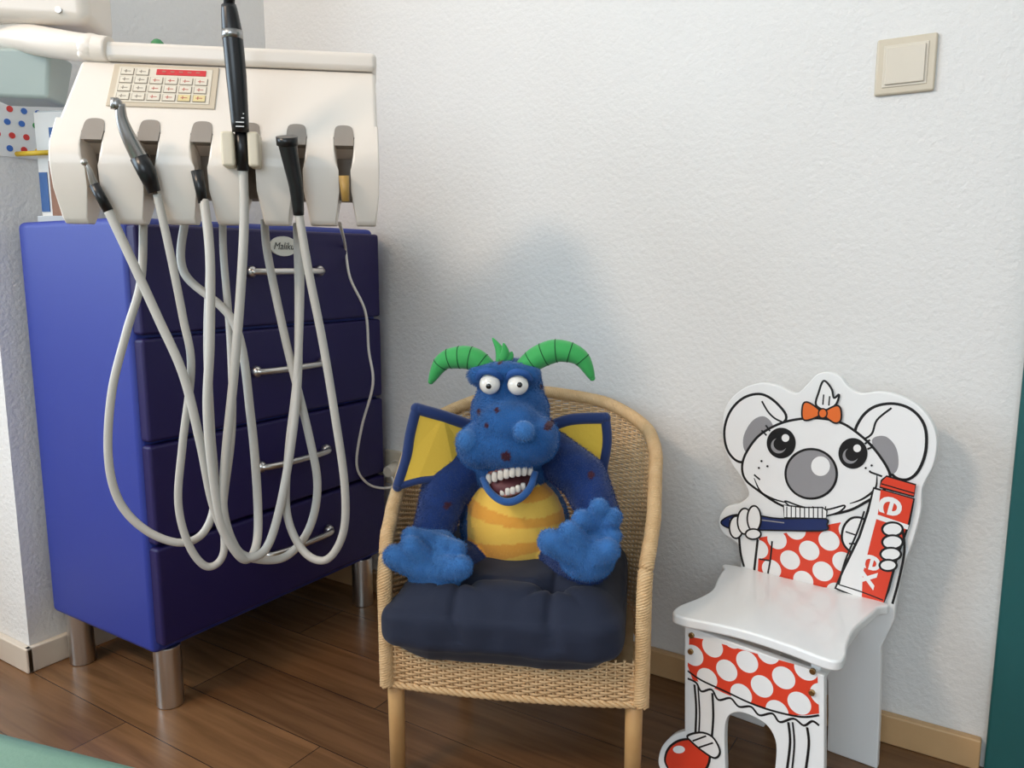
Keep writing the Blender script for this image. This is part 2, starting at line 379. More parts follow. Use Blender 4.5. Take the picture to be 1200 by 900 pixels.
hoses=[
 ([(127,247,-.106),(152,300,-.11),(185,372,-.115),(215,440,-.12),(235,520,-.12),(250,592,-.115),(272,640,-.105),(300,655,-.09),(335,652,-.07),(362,620,-.055),(372,570,-.05),(362,510,-.045),(335,400,-.03),(314,300,-.01),(310,258,.0)],.0060),
 ([(168,258,-.05),(165,330,-.06),(148,390,-.07),(131,460,-.08),(127,535,-.085),(140,588,-.085),(172,622,-.085),(212,636,-.08),(240,622,-.07),(252,580,-.05),(247,500,-.035),(243,400,-.02),(246,300,-.0),(244,262,.0)],.0056),
 ([(184,228,-.108),(198,290,-.108),(214,370,-.105),(224,430,-.105),(214,520,-.1),(209,590,-.1),(222,640,-.1),(243,664,-.095),(262,648,-.085),(262,590,-.07),(272,500,-.055),(270,400,-.03),(262,300,-.01),(261,258,.0)],.0053),
 ([(239,235,-.108),(246,300,-.13),(246,400,-.14),(243,480,-.145),(250,560,-.145),(262,620,-.14),(285,655,-.13),(300,640,-.1),(302,590,-.08),(294,490,-.06),(275,380,-.04),(216,320,-.01),(216,262,.0)],.0060),
 ([(285,200,-.113),(286,262,-.125),(282,340,-.135),(274,440,-.14),(264,540,-.14),(262,600,-.14),(278,645,-.13),(300,652,-.12),(318,630,-.1),(335,560,-.08),(348,460,-.05),(350,350,-.02),(348,262,.0)],.0060),
 ([(350,250,-.112),(362,320,-.118),(378,400,-.12),(393,490,-.125),(404,570,-.125),(402,625,-.12),(382,656,-.11),(355,645,-.095),(336,600,-.08),(338,530,-.06),(348,440,-.045),(352,340,-.02),(350,262,0)],.0056),
]
b=MB()
for pts,r in hoses:
    b.tube(catmull([P(*p) for p in pts],10),r,12)
b.build('hoses',M_hose,unit)
M_cable=mat('white_cable',srgb(225,220,212),0.45)
def wl(x,y,z):
    q=U.R@(Vector((x,y,0))-U.o); return Vector((q.x,q.y,z))
b=MB()
pa=[wl(-1.07,-0.69,1.068),wl(-1.12,-0.715,1.074),wl(-1.263,-0.76,1.105),wl(-1.5,-0.83,1.16),wl(-1.75,-0.9,1.21)]
b.tube(catmull(pa,6),[0.017,0.02,0.023,0.026],22)
b.ell(wl(-1.095,-0.70,1.070),(0.024,0.024,0.02),0)
b.tube([wl(-1.75,-0.9,0.0),wl(-1.75,-0.9,0.03)],0.17,40); b.tube([wl(-1.75,-0.9,0.03),wl(-1.75,-0.9,1.33)],0.035,28)
b.build('support_arm',M_ivory,unit)
b=MB(); q=P(40,8,0.06)
b.box((q.x-0.16,0.02,q.z-0.030),(q.x+0.082,0.14,q.z+0.09)); b.build('upper_module',M_ivory,unit,0.018,5)
b=MB(); qq=wl(-1.75,-0.9,1.3)
b.tube([qq,Vector((q.x-0.12,0.08,q.z+0.04))],0.02,16); b.build('module_arm',M_ivory,unit)
b=MB(); b.box((q.x-0.03,0.0185,q.z+0.004),(q.x+0.06,0.021,q.z+0.03)); b.build('module_label',mat('label_grey',srgb(170,165,155),0.4),unit,0.001)
b=MB(); b.tube([(q.x+0.045,0.017,q.z-0.014),(q.x+0.045,0.021,q.z-0.014)],0.004,14); b.build('module_screw',M_steel,unit)
b=MB(); t0=P(78,68,0.1); t1=P(-10,68,0.1); t2=P(72,124,0.1); t3=P(20,128,0.1)
A=[(t1.x,0.04,t1.z),(t0.x,0.04,t0.z),(t2.x,0.05,t2.z),(t3.x-0.02,0.05,t2.z)]; B=[(t1.x,0.13,t1.z),(t0.x,0.13,t0.z),(t2.x,0.12,t2.z),(t3.x-0.02,0.12,t2.z)]
b.prism(A,B); b.tube([((t0.x+t1.x)/2,0.085,t1.z-0.01),((t0.x+t1.x)/2,0.085,q.z-0.02)],0.012,14)
b.build('basin',mat('basin_grey_green',srgb(168,182,178),0.35),unit,0.006,3,fixn=True)

# power cable
K=Frame(-1.02,-0.16,0)
b=MB()
cab_pts=[U.R.inverted()@P(398,262,-0.02)+U.o]
for (u,v,y) in ((404,285,.0),(410,325,.0),(428,365,.02),(432,410,.03),(437,450,.03),(424,500,.03),(418,545,.03),(430,566,.06),(448,572,.10),(462,568,.12)):
    cab_pts.append(K.pick(u,v,y)+K.o)
cab_pts.append(Vector((-1.165,-0.04,0.315)))
b.tube(catmull(cab_pts,8),0.0028,8); pc=b.build('power_cable',M_cable)

# brochures on cabinet
br=empty('brochure_holder',(-1.492,-0.565,0.8535),math.radians(24))
M_pap=mat('paper_white',srgb(225,225,222),0.5); M_blu=mat('paper_blue',srgb(45,90,150),0.5); M_brn=mat('paper_skin',srgb(165,120,95),0.6,var=0.6,vscale=60)
b=MB(); b.box((-0.03,0.0,0.0),(0.045,0.03,0.012)); b.box((-0.03,0.022,0.0),(0.045,0.026,0.20)); b.build('stand',mat('clear_grey',srgb(190,195,195),0.2),br,0.001)
b=MB(); b.box((-0.027,0.010,0.012),(0.042,0.014,0.195),0); b.box((0.0,0.0085,0.12),(0.040,0.0102,0.18),0); b.box((0.002,0.0075,0.15),(0.036,0.0088,0.168),1); b.box((-0.005,0.0085,0.012),(0.040,0.0102,0.11),2)
b.box((-0.026,0.0085,0.02),(-0.01,0.0102,0.09),1); b.box((0.006,0.0078,0.05),(0.03,0.0086,0.09),1); b.build('brochures',[M_pap,M_blu,M_brn],br)
b=MB(); b.tube([(-0.06,0.0,0.122),(0.02,-0.01,0.122)],0.0045,8); b.build('pencil',M_yel,br)
tp=U.pick(186,47,0.09)
b=MB()
for i,(dx,h) in enumerate(((-0.012,0.012),(0,0.018),(0.012,0.012))): b.ell((tp.x+dx,0.08,1.078+h*0.5),(0.012,0.01,h),0,12,8)
b.build('green_ornament',mat('green_rubber',srgb(70,140,90),0.5),unit)

# ============================================================= WICKER CHAIR
F=Frame(-0.580,-0.440,23.5)
ch=F.empty('wicker_armchair')
M_wick=mat('wicker',srgb(230,198,154),0.55,col2=srgb(196,156,108),vscale=40)
M_wick2=mat('wicker_rim',srgb(228,196,150),0.55,col2=srgb(194,154,104),vscale=60)
M_leg=mat('rattan_leg',srgb(214,172,116),0.45,col2=srgb(186,140,88),vscale=25)
HW=0.187; YS=0.17; L1=YS; LS=math.pi*HW; LT=2*L1+LS
def plan(s):
    if s<L1: return Vector((-HW,s,0)),Vector((-1,0,0))
    if s<L1+LS:
        a=math.pi-(s-L1)/HW
        n=Vector((math.cos(a),math.sin(a),0)); return Vector((0,YS,0))+n*HW,n
    return Vector((HW,YS-(s-L1-LS),0)),Vector((1,0,0))
def rim(s):
    d=min(s,LT-s); return float(np.interp(d,[0,0.012,0.05,0.11,0.17,0.25,0.36,LT/2],[0.345,0.366,0.385,0.42,0.457,0.497,0.527,0.538]))
ZB=0.155
def surf(s,z,off=0.0):
    p,n=plan(s); k=(z-ZB)/0.38
    d=min(s,LT-s)
    fl=0.018*k*min(1,d/0.1+0.2); back=max(0,n.y)*0.02*k
    q=p+n*(fl+back+off); q.z=z; return q
b=MB(); sp_=0.0125; step=sp_/4; DZ=0.0041
row=0; z=ZB+0.006
while z<0.534:
    ss=[s for s in np.arange(0.004,LT-0.004,step) if z<rim(s)-0.004]
    if len(ss)>6:
        pts=[surf(s,z+0.0005*math.sin(s*90+row),0.0020*math.cos(math.pi*s/sp_+math.pi*row)) for s in ss]
        b.tube(pts,0.00185+0.0003*random.random(),5)
    z+=DZ; row+=1
s=0.004
while s<LT:
    pts=[surf(s,zz) for zz in np.linspace(ZB,rim(s)-0.002,10)]
    b.tube(pts,0.0020,5); s+=sp_
row=0; z=ZB+0.006
def front(x,z,off): return Vector((x,-0.006-0.010*(1-(x/HW)**2)-off,z))
while z<0.222:
    b.tube([front(x,z,0.0020*math.cos(math.pi*x/sp_+math.pi*row)) for x in np.arange(-HW,HW+0.001,step)],0.0020,5); z+=DZ; row+=1
x=-HW
while x<=HW: b.tube([front(x,ZB,0),front(x,0.224,0)],0.0020,5); x+=sp_
b.build('woven_shell',M_wick,ch)
b=MB()
rp=[Vector((-HW-0.001,-0.008,zz)) for zz in (0.155,0.2,0.24,0.28,0.32)]+[surf(0.006,0.352)]+[surf(s,rim(s)+0.002,0.002) for s in np.linspace(0.03,LT-0.03,60)]+[surf(LT-0.006,0.352)]+[Vector((HW+0.001,-0.008,zz)) for zz in (0.32,0.28,0.24,0.2,0.155)]
rp=catmull(rp,5)
def resample(path,d):
    out=[path[0]]; carry=0.0
    for i in range(1,len(path)):
        seg=path[i]-path[i-1]; l=seg.length
        if l<1e-7: continue
        pos=d-carry
        while pos<=l: out.append(path[i-1]+seg*(pos/l)); pos+=d
        carry=l-(pos-d)
    return out
def braid(b,path,R,r,n,turn):
    L=0; prev=path[0]; tw=[]
    for p in path: L+=(p-prev).length; prev=p; tw.append(L)
    for k in range(n):
        pts=[]
        for i,p in enumerate(path):
            t=(path[min(i+1,len(path)-1)]-path[max(i-1,0)]).normalized()
            a=Vector((0,0,1)) if abs(t.z)<0.8 else Vector((0,1,0))
            e=(a-t*a.dot(t)).normalized(); f=t.cross(e)
            an=tw[i]*turn+2*math.pi*k/n
            pts.append(p+e*math.cos(an)*R+f*math.sin(an)*R)
        b.tube(pts,r,6)
b.tube(rp,0.008,8)
braid(b,resample(rp,0.0022),0.0086,0.0029,7,230)
bp_=[surf(s,ZB+0.002,0.001) for s in np.linspace(0.0,LT,80)]
braid(b,resample(bp_,0.003),0.003,0.003,3,190)
fp=[front(x,ZB+0.002,0.001) for x in np.linspace(-HW,HW,40)]
braid(b,resample(fp,0.003),0.003,0.003,3,190)
b.build('braided_rim',M_wick2,ch)
b=MB()
for (x,y) in ((-0.178,0.004),(0.178,0.004),(-0.135,0.29),(0.135,0.29)):
    b.tube([(x,y,0),(x,y,0.1),(x,y,0.2)],[0.0115,0.0125,0.013],18)
b.tube([(-0.178,0.004,0.180),(0.178,0.004,0.180)],0.008,10); b.tube([(-0.135,0.29,0.180),(0.135,0.29,0.180)],0.008,10)
b.build('legs',M_leg,ch)
b=MB()
A=[(-0.175,0.0,0.194),(0.175,0.0,0.194)]+[(0.175*math.cos(a),0.17+0.175*math.sin(a),0.194) for a in np.linspace(0,math.pi,20)]
b.prism(A,[(p[0],p[1],0.200) for p in A]); b.build('seat_base',M_wick,ch,0,fixn=True)

# cushion
cu=F.empty('seat_cushion')
M_cush=mat('navy_cotton',srgb(24,33,56),0.85,bump=0.3,bscale=900,sheen=0.08,var=0.2,vscale=8,bdist=0.0004)
me=bpy.data.meshes.new('pad'); bm=bmesh.new(); bmesh.ops.create_cube(bm,size=2); bmesh.ops.subdivide_edges(bm,edges=bm.edges,cuts=80,use_grid_fill=True)
tufts=[(-0.078,0.022),(0.058,0.020),(-0.065,0.16),(0.055,0.16)]
def sq(x,y,e=7.0):
    l=(abs(x)**e+abs(y)**e)**(1/e); mm=max(abs(x),abs(y)); return (x*mm/l,y*mm/l) if l>0 else (x,y)
CYc=0.126; HY=0.178
for v in bm.verts:
    x,y,z=v.co
    X,Y=sq(x,y)
    edge=max(0,1-(abs(X)**6+abs(Y)**6)**(1/6))
    th=0.42+0.58*(1-(1-min(1,edge/0.30))**2.6)
    bul=1-0.045*abs(z)**4
    py=CYc+Y*HY*bul
    fr=max(0,min(1,(0.02-py)/0.05))
    hw=0.174+0.010*fr
    px=-0.010-0.006*fr+X*hw*bul
    zt=z*th*0.057
    zz=zt-(0.008*fr if z<0 else 0)
    if z>0.2:
        for (tx,ty) in tufts:
            d=math.hypot(px-tx,py-ty); zz-=0.024*math.exp(-(d/0.017)**2)*z
            dx,dy=px-tx,py-ty
            for ang in (0,90,180,270,225,315):
                ca,sa=math.cos(math.radians(ang)),math.sin(math.radians(ang)); al=dx*ca+dy*sa; ac=-dx*sa+dy*ca
                if al>0: zz-=0.009*z*math.exp(-(ac/0.0045)**2)*math.exp(-(al/0.045)**2)
    nz=noise.noise(Vector((px*10,py*10,z*1.0+3)))+0.4*noise.noise(Vector((px*40,py*25,z*2)))
    if py<0.02:
        wr=0.0035*noise.noise(Vector((px*30,z*0.8,5)))
        fold=0.0
        for (tx,_) in tufts[:2]: fold+=0.006*math.exp(-((px-tx-0.01*(1-z))/0.008)**2)*max(0,z+0.3)
        py+=(wr+fold)*min(1,(0.02-py)/0.02)
    v.co=Vector((px,py,0.265+zz+0.0028*nz))
for f in bm.faces: f.smooth=True
bm.to_mesh(me); bm.free(); me.materials.append(M_cush); o=bpy.data.objects.new('pad',me); COL.objects.link(o); o.parent=cu

# ============================================================= DRAGON
dr=F.empty('plush_dragon')
D=lambda u,v,y: F.pick(u,v,y)
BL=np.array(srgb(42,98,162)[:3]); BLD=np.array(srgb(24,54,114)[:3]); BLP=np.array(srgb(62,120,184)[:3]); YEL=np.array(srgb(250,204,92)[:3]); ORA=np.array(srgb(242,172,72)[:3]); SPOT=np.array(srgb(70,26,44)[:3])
el=[]
def E(c,r,lab): el.append(('e',Vector(c),r,lab))
def C(p,r0,q,r1,lab): el.append(('c',Vector(p),r0,Vector(q),r1,lab))
bc=D(603,614,.165); E(bc,(.090,.072,.092),'body')
E(D(604,612,.140),(.080,.056,.080),'belly')
E(D(598,456,.12),(.050,.052,.048),'head'); E(D(598,482,.112),(.060,.058,.054),'head')
E(D(595,518,.088),(.073,.060,.043),'head'); E(D(562,522,.072),(.034,.038,.036),'head'); E(D(630,514,.072),(.032,.040,.036),'head')
E(D(597,502,.070),(.052,.040,.045),'head')
E(D(597,546,.150),(.064,.05,.05),'head')
E(D(614,505,.022),(.0165,.015,.0155),'snout'); E(D(547,516,.046),(.016,.018,.017),'snout')
C(D(560,440,.09),.016,D(588,436,.085),.017,'head'); C(D(596,436,.085),.017,D(622,440,.09),.016,'head')
# arms hang at the sides
C(D(560,538,.16),.036,D(522,575,.125),.038,'arm'); C(D(522,575,.125),.038,D(508,620,.075),.031,'arm')
C(D(646,530,.16),.036,D(684,560,.12),.037,'arm'); C(D(684,560,.12),.037,D(703,604,.075),.030,'arm')
# legs
C(D(568,654,.15),.032,D(535,664,.08),.034,'arm'); C(D(535,664,.08),.034,D(510,672,.035),.034,'arm')
C(D(642,650,.15),.032,D(670,654,.08),.034,'arm'); C(D(670,654,.08),.034,D(690,656,.035),.034,'arm')
el2=[]
def C2(p,r0,q,r1): el2.append(('c',Vector(p),r0,Vector(q),r1,'paw'))
def E2(c,r): el2.append(('e',Vector(c),r,'paw'))
# left foot + hand resting on it
E2(D(510,668,.018),(.043,.026,.034)); 
for (u,v,rr,y) in ((463,652,.0175,.0),(482,640,.0165,.0),(540,664,.017,-.002)): C2(D(503,666,.013),.022,D(u,v,y),rr)
E2(D(510,636,.050),(.031,.022,.022))
for (u,v,rr) in ((482,628,.0135),(497,650,.013),(518,653,.013),(537,643,.012)): C2(D(510,636,.040),.017,D(u,v,.016),rr)
# right foot + hand
E2(D(688,652,.018),(.040,.026,.034))
for (u,v,rr,y) in ((645,634,.0175,-.002),(668,624,.0165,.0),(712,644,.017,.0)): C2(D(688,654,.013),.022,D(u,v,y),rr)
E2(D(702,614,.050),(.028,.022,.026))
for (u,v,rr) in ((682,608,.0135),(702,594,.013),(718,606,.013),(718,628,.012)): C2(D(702,616,.040),.017,D(u,v,.018),rr)
def dist(p,e):
    if e[0]=='e':
        d=p-e[1]; r=e[2]; k=math.sqrt((d.x/r[0])**2+(d.y/r[1])**2+(d.z/r[2])**2); return (k-1)*min(r)
    a,r0,q,r1=e[1:5]; ab=q-a; t=max(0,min(1,(p-a).dot(ab)/ab.length_squared)); return (p-(a+ab*t)).length-(r0+(r1-r0)*t)
spots=[(D(583,425,.06),.005),(D(560,484,.06),.004),(D(583,480,.05),.004),(D(594,534,.035),.0075),(D(642,500,.05),.0055),(D(571,498,.045),.0035),(D(603,418,.1),.005),(D(632,458,.07),.004),(D(523,594,.07),.005),(D(692,560,.07),.005)]
M_fur=vcol_mat('plush_fur',0.95,0.35)
rng=np.random.default_rng(3)
def plush(els,name,vox,smooth,L):
    b=MB()
    for e in els:
        if e[0]=='e': b.ell(e[1],e[2],0,24,16)
        else:
            p,r0,q,r1=e[1:5]; n=8
            b.ell(p,r0,0,18,12); b.ell(q,r1,0,18,12)
            b.tube([p.lerp(q,t/n) for t in range(n+1)],[r0+(r1-r0)*t/n for t in range(n+1)],18)
    tmp=b.build('tmp',M_black)
    md=tmp.modifiers.new('r','REMESH'); md.mode='VOXEL'; md.voxel_size=vox
    md=tmp.modifiers.new('s','SMOOTH'); md.factor=0.6; md.iterations=smooth
    dg=bpy.context.evaluated_depsgraph_get(); dg.update()
    bme=bpy.data.meshes.new_from_object(tmp.evaluated_get(dg)); bpy.data.objects.remove(tmp)
    bme.name=name; bme.materials.clear(); bme.materials.append(M_fur)
    nv=len(bme.vertices); cols=np.ones((nv,4),dtype=np.float32); labs=[]
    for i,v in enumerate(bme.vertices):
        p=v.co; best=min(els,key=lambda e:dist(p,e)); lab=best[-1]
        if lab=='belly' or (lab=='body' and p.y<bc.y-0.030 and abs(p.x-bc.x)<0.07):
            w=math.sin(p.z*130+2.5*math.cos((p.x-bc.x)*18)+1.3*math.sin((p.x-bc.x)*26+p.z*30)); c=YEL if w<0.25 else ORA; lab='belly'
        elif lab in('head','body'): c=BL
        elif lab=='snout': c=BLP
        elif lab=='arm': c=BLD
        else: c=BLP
        labs.append(lab)
        if lab in('head','arm','body'):
            for (q,r) in spots:
                if math.hypot(p.x-q.x,p.z-q.z)<r*(1+0.2*noise.noise(p*150)) and abs(p.y-q.y)<0.05: c=SPOT; break
        c=c*((0.93+0.18*noise.noise(p*60)) if lab!='belly' else 1.0)
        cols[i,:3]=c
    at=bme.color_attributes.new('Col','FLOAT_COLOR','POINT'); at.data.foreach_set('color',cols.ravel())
    for p in bme.polygons: p.use_smooth=True
    bo=bpy.data.objects.new(name,bme); COL.objects.link(bo); bo.parent=dr
    nrm_=np.zeros(nv*3,dtype=np.float32); bme.vertices.foreach_get('normal',nrm_); nrm_=nrm_.reshape(-1,3)
    co=np.zeros(nv*3,dtype=np.float32); bme.vertices.foreach_get('co',co); co=co.reshape(-1,3)
    reps=6
    isb=np.array([l=='belly' for l in labs])
    N=nv*reps; idx=np.repeat(np.arange(nv),reps)
    keep=~isb[idx]|(rng.random(N)<0.3); idx=idx[keep]; N=len(idx)
    basep=co[idx]+rng.normal(0,0.0012,(N,3)); dirn=nrm_[idx]*0.7+rng.normal(0,0.16,(N,3))+np.array([0,0,-0.7]); dirn/=np.linalg.norm(dirn,axis=1)[:,None]
    ln=np.where(isb[idx],0.0012,L)*(0.6+0.7*rng.random(N)); side=np.cross(dirn,rng.normal(0,1,(N,3))); side/=np.linalg.norm(side,axis=1)[:,None]; wd=0.00035
    V=np.zeros((N*3,3),dtype=np.float32); V[0::3]=basep-side*wd-nrm_[idx]*0.0008; V[1::3]=basep+side*wd-nrm_[idx]*0.0008; V[2::3]=basep+dirn*ln[:,None]
    hm=bpy.data.meshes.new('pile'); hm.vertices.add(N*3); hm.vertices.foreach_set('co',V.ravel()); hm.loops.add(N*3); hm.loops.foreach_set('vertex_index',np.arange(N*3,dtype=np.int32))
    hm.polygons.add(N); hm.polygons.foreach_set('loop_start',np.arange(0,N*3,3,dtype=np.int32)); hm.polygons.foreach_set('loop_total',np.full(N,3,dtype=np.int32)); hm.update(calc_edges=True)
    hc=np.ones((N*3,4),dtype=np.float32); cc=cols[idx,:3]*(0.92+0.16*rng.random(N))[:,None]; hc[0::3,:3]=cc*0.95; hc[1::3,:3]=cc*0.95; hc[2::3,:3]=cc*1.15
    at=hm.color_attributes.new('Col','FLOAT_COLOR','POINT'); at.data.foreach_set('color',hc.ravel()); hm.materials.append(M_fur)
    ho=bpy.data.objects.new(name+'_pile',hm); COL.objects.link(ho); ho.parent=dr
plush(el,'body',.0034,7,.0026)
plush(el2,'paws',.0026,3,.0023)
# eyes
M_eye=mat('eye_white',srgb(240,238,230),0.12,coat=0.8); M_pup=mat('pupil',srgb(8,8,8),0.08,coat=1.0); M_lid=mat('lid_blue',srgb(36,86,156),0.8)
b=MB()
for (u,v,pu,pv) in ((574,450,572,454),(607,451,610,451)):
    c=D(u,v,.060); b.ell(c,.0155,0,24,16)
    t=D(pu,pv,.039); d=(t-c).normalized(); rot=Vector((0,0,1)).rotation_difference(d).to_matrix()
    b.ell(c+d*0.0137,(.0046,.0046,.0026),1,16,10,rot)
b.build('eyes',[M_eye,M_pup],dr)
b=MB()
for (u,v) in ((573,446),(608,447)):
    c=D(u,v,.062)
    pts=catmull([c+Vector((-.018,.004,.002)),c+Vector((-.011,-.008,.012)),c+Vector((0,-.011,.0155)),c+Vector((.011,-.008,.012)),c+Vector((.018,.004,.002))],5)
    b.tube(pts,[.003,.005,.0055,.005,.003],10)
b.build('eyelids',M_lid,dr)
# horns
M_horn=mat('horn_green',srgb(56,176,88),0.7,sheen=0.3,var=0.2,vscale=30); M_line=mat('horn_stitch',srgb(16,80,40),0.8)
b=MB()
for pts in ([D(574,434,.10),D(556,421,.10),D(536,419,.10),D(518,425,.10),D(505,447,.10)],[D(612,432,.10),D(632,418,.10),D(655,411,.10),D(680,419,.10),D(694,443,.10)]):
    path=catmull(pts,8); rr=[.0135,.0175,.0180,.0160,.0120,.0045]; b.tube(path,rr,16,0); b.ell(path[-1],.0046,0)
    Rr=[float(np.interp(i/(len(path)-1),[0,.2,.4,.6,.8,1],rr)) for i in range(len(path))]
    for i in range(5,len(path)-3,5):
        t=(path[i+1]-path[i-1]).normalized(); b.tube([path[i]-t*.0006,path[i]+t*.0006],Rr[i]+.0005,16,1)
tb=D(588,424,.10)
for (du,dv,yy) in ((577,396,.10),(590,402,.09),(600,412,.10)):
    b.tube(catmull([tb,tb.lerp(D(du,dv,yy),.5)+Vector((.004,0,0)),D(du,dv,yy)],4),[.010,.007,.001],10,0)
b.build('horns',[M_horn,M_line],dr)
# mouth & teeth
M_mouth=mat('mouth_dark_pink',srgb(92,44,48),0.6); M_teeth=mat('teeth_ivory',srgb(226,218,206),0.3,coat=0.4); M_gum=mat('gum_pink',srgb(176,116,108),0.5)
b=MB(); mc=D(598,566,.090); b.ell(mc,(.034,.042,.021),0)
b.build('mouth_cavity',M_mouth,dr)
b=MB()
lp=[D(566,560,.066),D(573,575,.052),D(586,586,.043),D(599,588,.041),D(612,582,.043),D(622,570,.052),D(627,553,.066)]
b.tube(catmull(lp,6),[.005,.0055,.006,.0055,.005],12); b.build('lower_lip',mat('lip_blue',srgb(34,84,146),0.9,sheen=0.3,bump=0.6,bscale=500),dr)
b=MB(); ng=8
up_=[];lo_=[]
for i in range(ng):
    t=i/(ng-1); y=.045+.020*(2*t-1)**2
    c=D(573+t*48,561-2*math.sin(math.pi*t)-10*t,y); up_.append(c)
    b.ell(c,(.0047,.0040,.0082),0,12,10,pw=0.65)
    if 0<i<ng-1:
        c=D(577+t*42,576+4*math.sin(math.pi*t)-9*t,y+.004); lo_.append(c); b.ell(c,(.0041,.0036,.0058),0,12,10,pw=0.65)
b.tube(catmull([c+Vector((0,.002,.0078)) for c in up_],3),.0026,8,1); b.tube(catmull([c+Vector((0,.001,-.0055)) for c in lo_],3),.0024,8,1)
b.build('teeth',[M_teeth,M_gum],dr)
# wings
M_wy=mat('wing_yellow',srgb(240,200,72),0.8,bump=0.2,bscale=200); M_wb=mat('wing_navy',srgb(24,50,104),0.85,sheen=0.3)
b=MB()
def wing(outer,ribs):
    P3=[D(u,v,y) for (u,v,y) in outer]
    A=[p+Vector((0,-.004,0)) for p in P3]; B=[p+Vector((0,.004,0)) for p in P3]
    b.prism(A,B,0)
    for (i0,i1,r) in ribs: 
        seg=P3[i0:i1+1]; b.tube(catmull(seg,6) if len(seg)>2 else seg,r,10,1); b.ell(seg[0],r,1,10,8); b.ell(seg[-1],r,1,10,8)
wing([(555,500,.15),(520,488,.125),(488,479,.11),(481,508,.105),(476,538,.10),(466,570,.095),(490,563,.10),(512,560,.11),(532,545,.125),(552,540,.15)],[(0,2,.0095),(2,5,.0085),(5,8,.0065)])
wing([(638,503,.17),(668,492,.18),(709,490,.19),(711,518,.19),(705,554,.19),(690,540,.185),(665,545,.18),(645,545,.17)],[(0,2,.0095),(2,4,.0085),(4,6,.006)])
b.build('wings',[M_wy,M_wb],dr,0,fixn=True)

# ============================================================= MOUSE CHAIR
Q=Frame(-0.365,-0.072,-5.5)
mc_=Q.empty('childrens_mouse_chair')
M_wlac=mat('white_lacquer',srgb(242,242,240),0.32,coat=0.3)
M_gry=mat('print_grey',srgb(150,148,150),0.4); M_gry2=mat('print_lightgrey',srgb(205,205,208),0.4); M_red=mat('print_red',srgb(226,66,40),0.4); M_org=mat('print_orange',srgb(232,112,44),0.4)
M_nav=mat('print_navy',srgb(26,44,96),0.4); M_wp=mat('print_paper_white',srgb(243,242,240),0.35)
def dots():
    m=bpy.data.materials.new('polka_dots'); m.use_nodes=True; nt=m.node_tree; bb=nt.nodes['Principled BSDF']
    tc=nt.nodes.new('ShaderNodeTexCoord'); mp=nt.nodes.new('ShaderNodeMapping'); mp.inputs['Rotation'].default_value=(0,math.radians(38),0)
    sx=nt.nodes.new('ShaderNodeSeparateXYZ'); cx=nt.nodes.new('ShaderNodeCombineXYZ')
    nt.links.new(tc.outputs['Object'],mp.inputs['Vector']); nt.links.new(mp.outputs[0],sx.inputs[0]); nt.links.new(sx.outputs['X'],cx.inputs['X']); nt.links.new(sx.outputs['Z'],cx.inputs['Y'])
    v=nt.nodes.new('ShaderNodeTexVoronoi'); v.voronoi_dimensions='2D'; v.inputs['Scale'].default_value=27; v.inputs['Randomness'].default_value=0.0
    nt.links.new(cx.outputs[0],v.inputs['Vector'])
    lt=nt.nodes.new('ShaderNodeMath'); lt.operation='LESS_THAN'; lt.inputs[1].default_value=0.43; nt.links.new(v.outputs['Distance'],lt.inputs[0])
    mx=nt.nodes.new('ShaderNodeMix'); mx.data_type='RGBA'; mx.inputs[6].default_value=srgb(226,68,42); mx.inputs[7].default_value=srgb(243,242,240)
    nt.links.new(lt.outputs[0],mx.inputs[0]); nt.links.new(mx.outputs[2],bb.inputs['Base Color']); bb.inputs['Roughness'].default_value=0.35
    return m
M_dots=dots()
TH=0.014
def q0(u,v): return Q.pick(u,v,0.0)
outl=[(868,668),(866,640),(847,625),(842,610),(850,595),(866,590),(877,580),(870,562),(858,545),(849,525),(846,500),(851,475),(868,457),(890,449),(912,452),(932,461),(946,450),(957,439),(970,436),(984,441),(994,453),(1008,461),(1030,459),(1052,463),(1074,474),(1091,493),(1098,516),(1094,545),(1081,572),(1079,600),(1068,640),(1057,668),(1049,712)]
op=[q0(u,v) for (u,v) in outl]
sm_=catmull(op,5)
xR=0.228
low=[(sm_[-1].x,0,0.25),(xR+0.006,0,0.2),(xR+0.012,0,0.08),(xR+0.014,0,0.0),(xR-0.062,0,0.0),(xR-0.064,0,0.06),(xR-0.068,0,0.12),(0.13,0,0.15),(0.09,0,0.15),(0.07,0,0.12),(0.064,0,0.06),(0.062,0,0),(-0.01,0,0),(-0.008,0,0.08),(0.0,0,0.2),(sm_[0].x,0,0.26)]
allp=[(p.x,0.0,p.z) for p in sm_]+low
b=MB(); b.prism(allp,[(p[0],TH,p[2]) for p in allp]); b.build('back_board',M_wlac,mc_,0.0022,2,fixn=True)
so=[(0.0,0),(0.226,0),(0.232,-.03),(0.229,-.07),(0.224,-.12),(0.228,-.17),(0.236,-.21),(0.234,-.230),(0.216,-.236),(0.17,-.228),(0.11,-.224),(0.06,-.230),(0.02,-.238),(0.0,-.232),(-.004,-.205),(0.006,-.165),(0.011,-.12),(-.001,-.07),(-.008,-.03)]
sc=catmull([(p[0],p[1]-0.001,0) for p in so],4,True)
sc=[Vector((p.x,min(p.y,-0.001),0)) for p in sc]
b=MB(); b.prism([(p.x,p.y,0.260) for p in sc],[(p.x,p.y,0.275) for p in sc]); b.build('seat',M_wlac,mc_,0.005,4,fixn=True)
FY=-0.213
def q1(u,v): return Q.pick(u,v,FY)
fo=[q1(802,733),q1(966,792),q1(966,850),q1(966,900)]
a=fo[-1]; fo.append(Vector((a.x,FY,0)))
fo.append(Vector((q1(907,880).x,FY,0)))
arch=[q1(908,900),q1(909,872),q1(900,852),q1(882,840),q1(864,835),q1(852,842),q1(849,862),q1(850,900)]
fo+=catmull(arch,4); fo.append(Vector((q1(850,900).x,FY,0)))
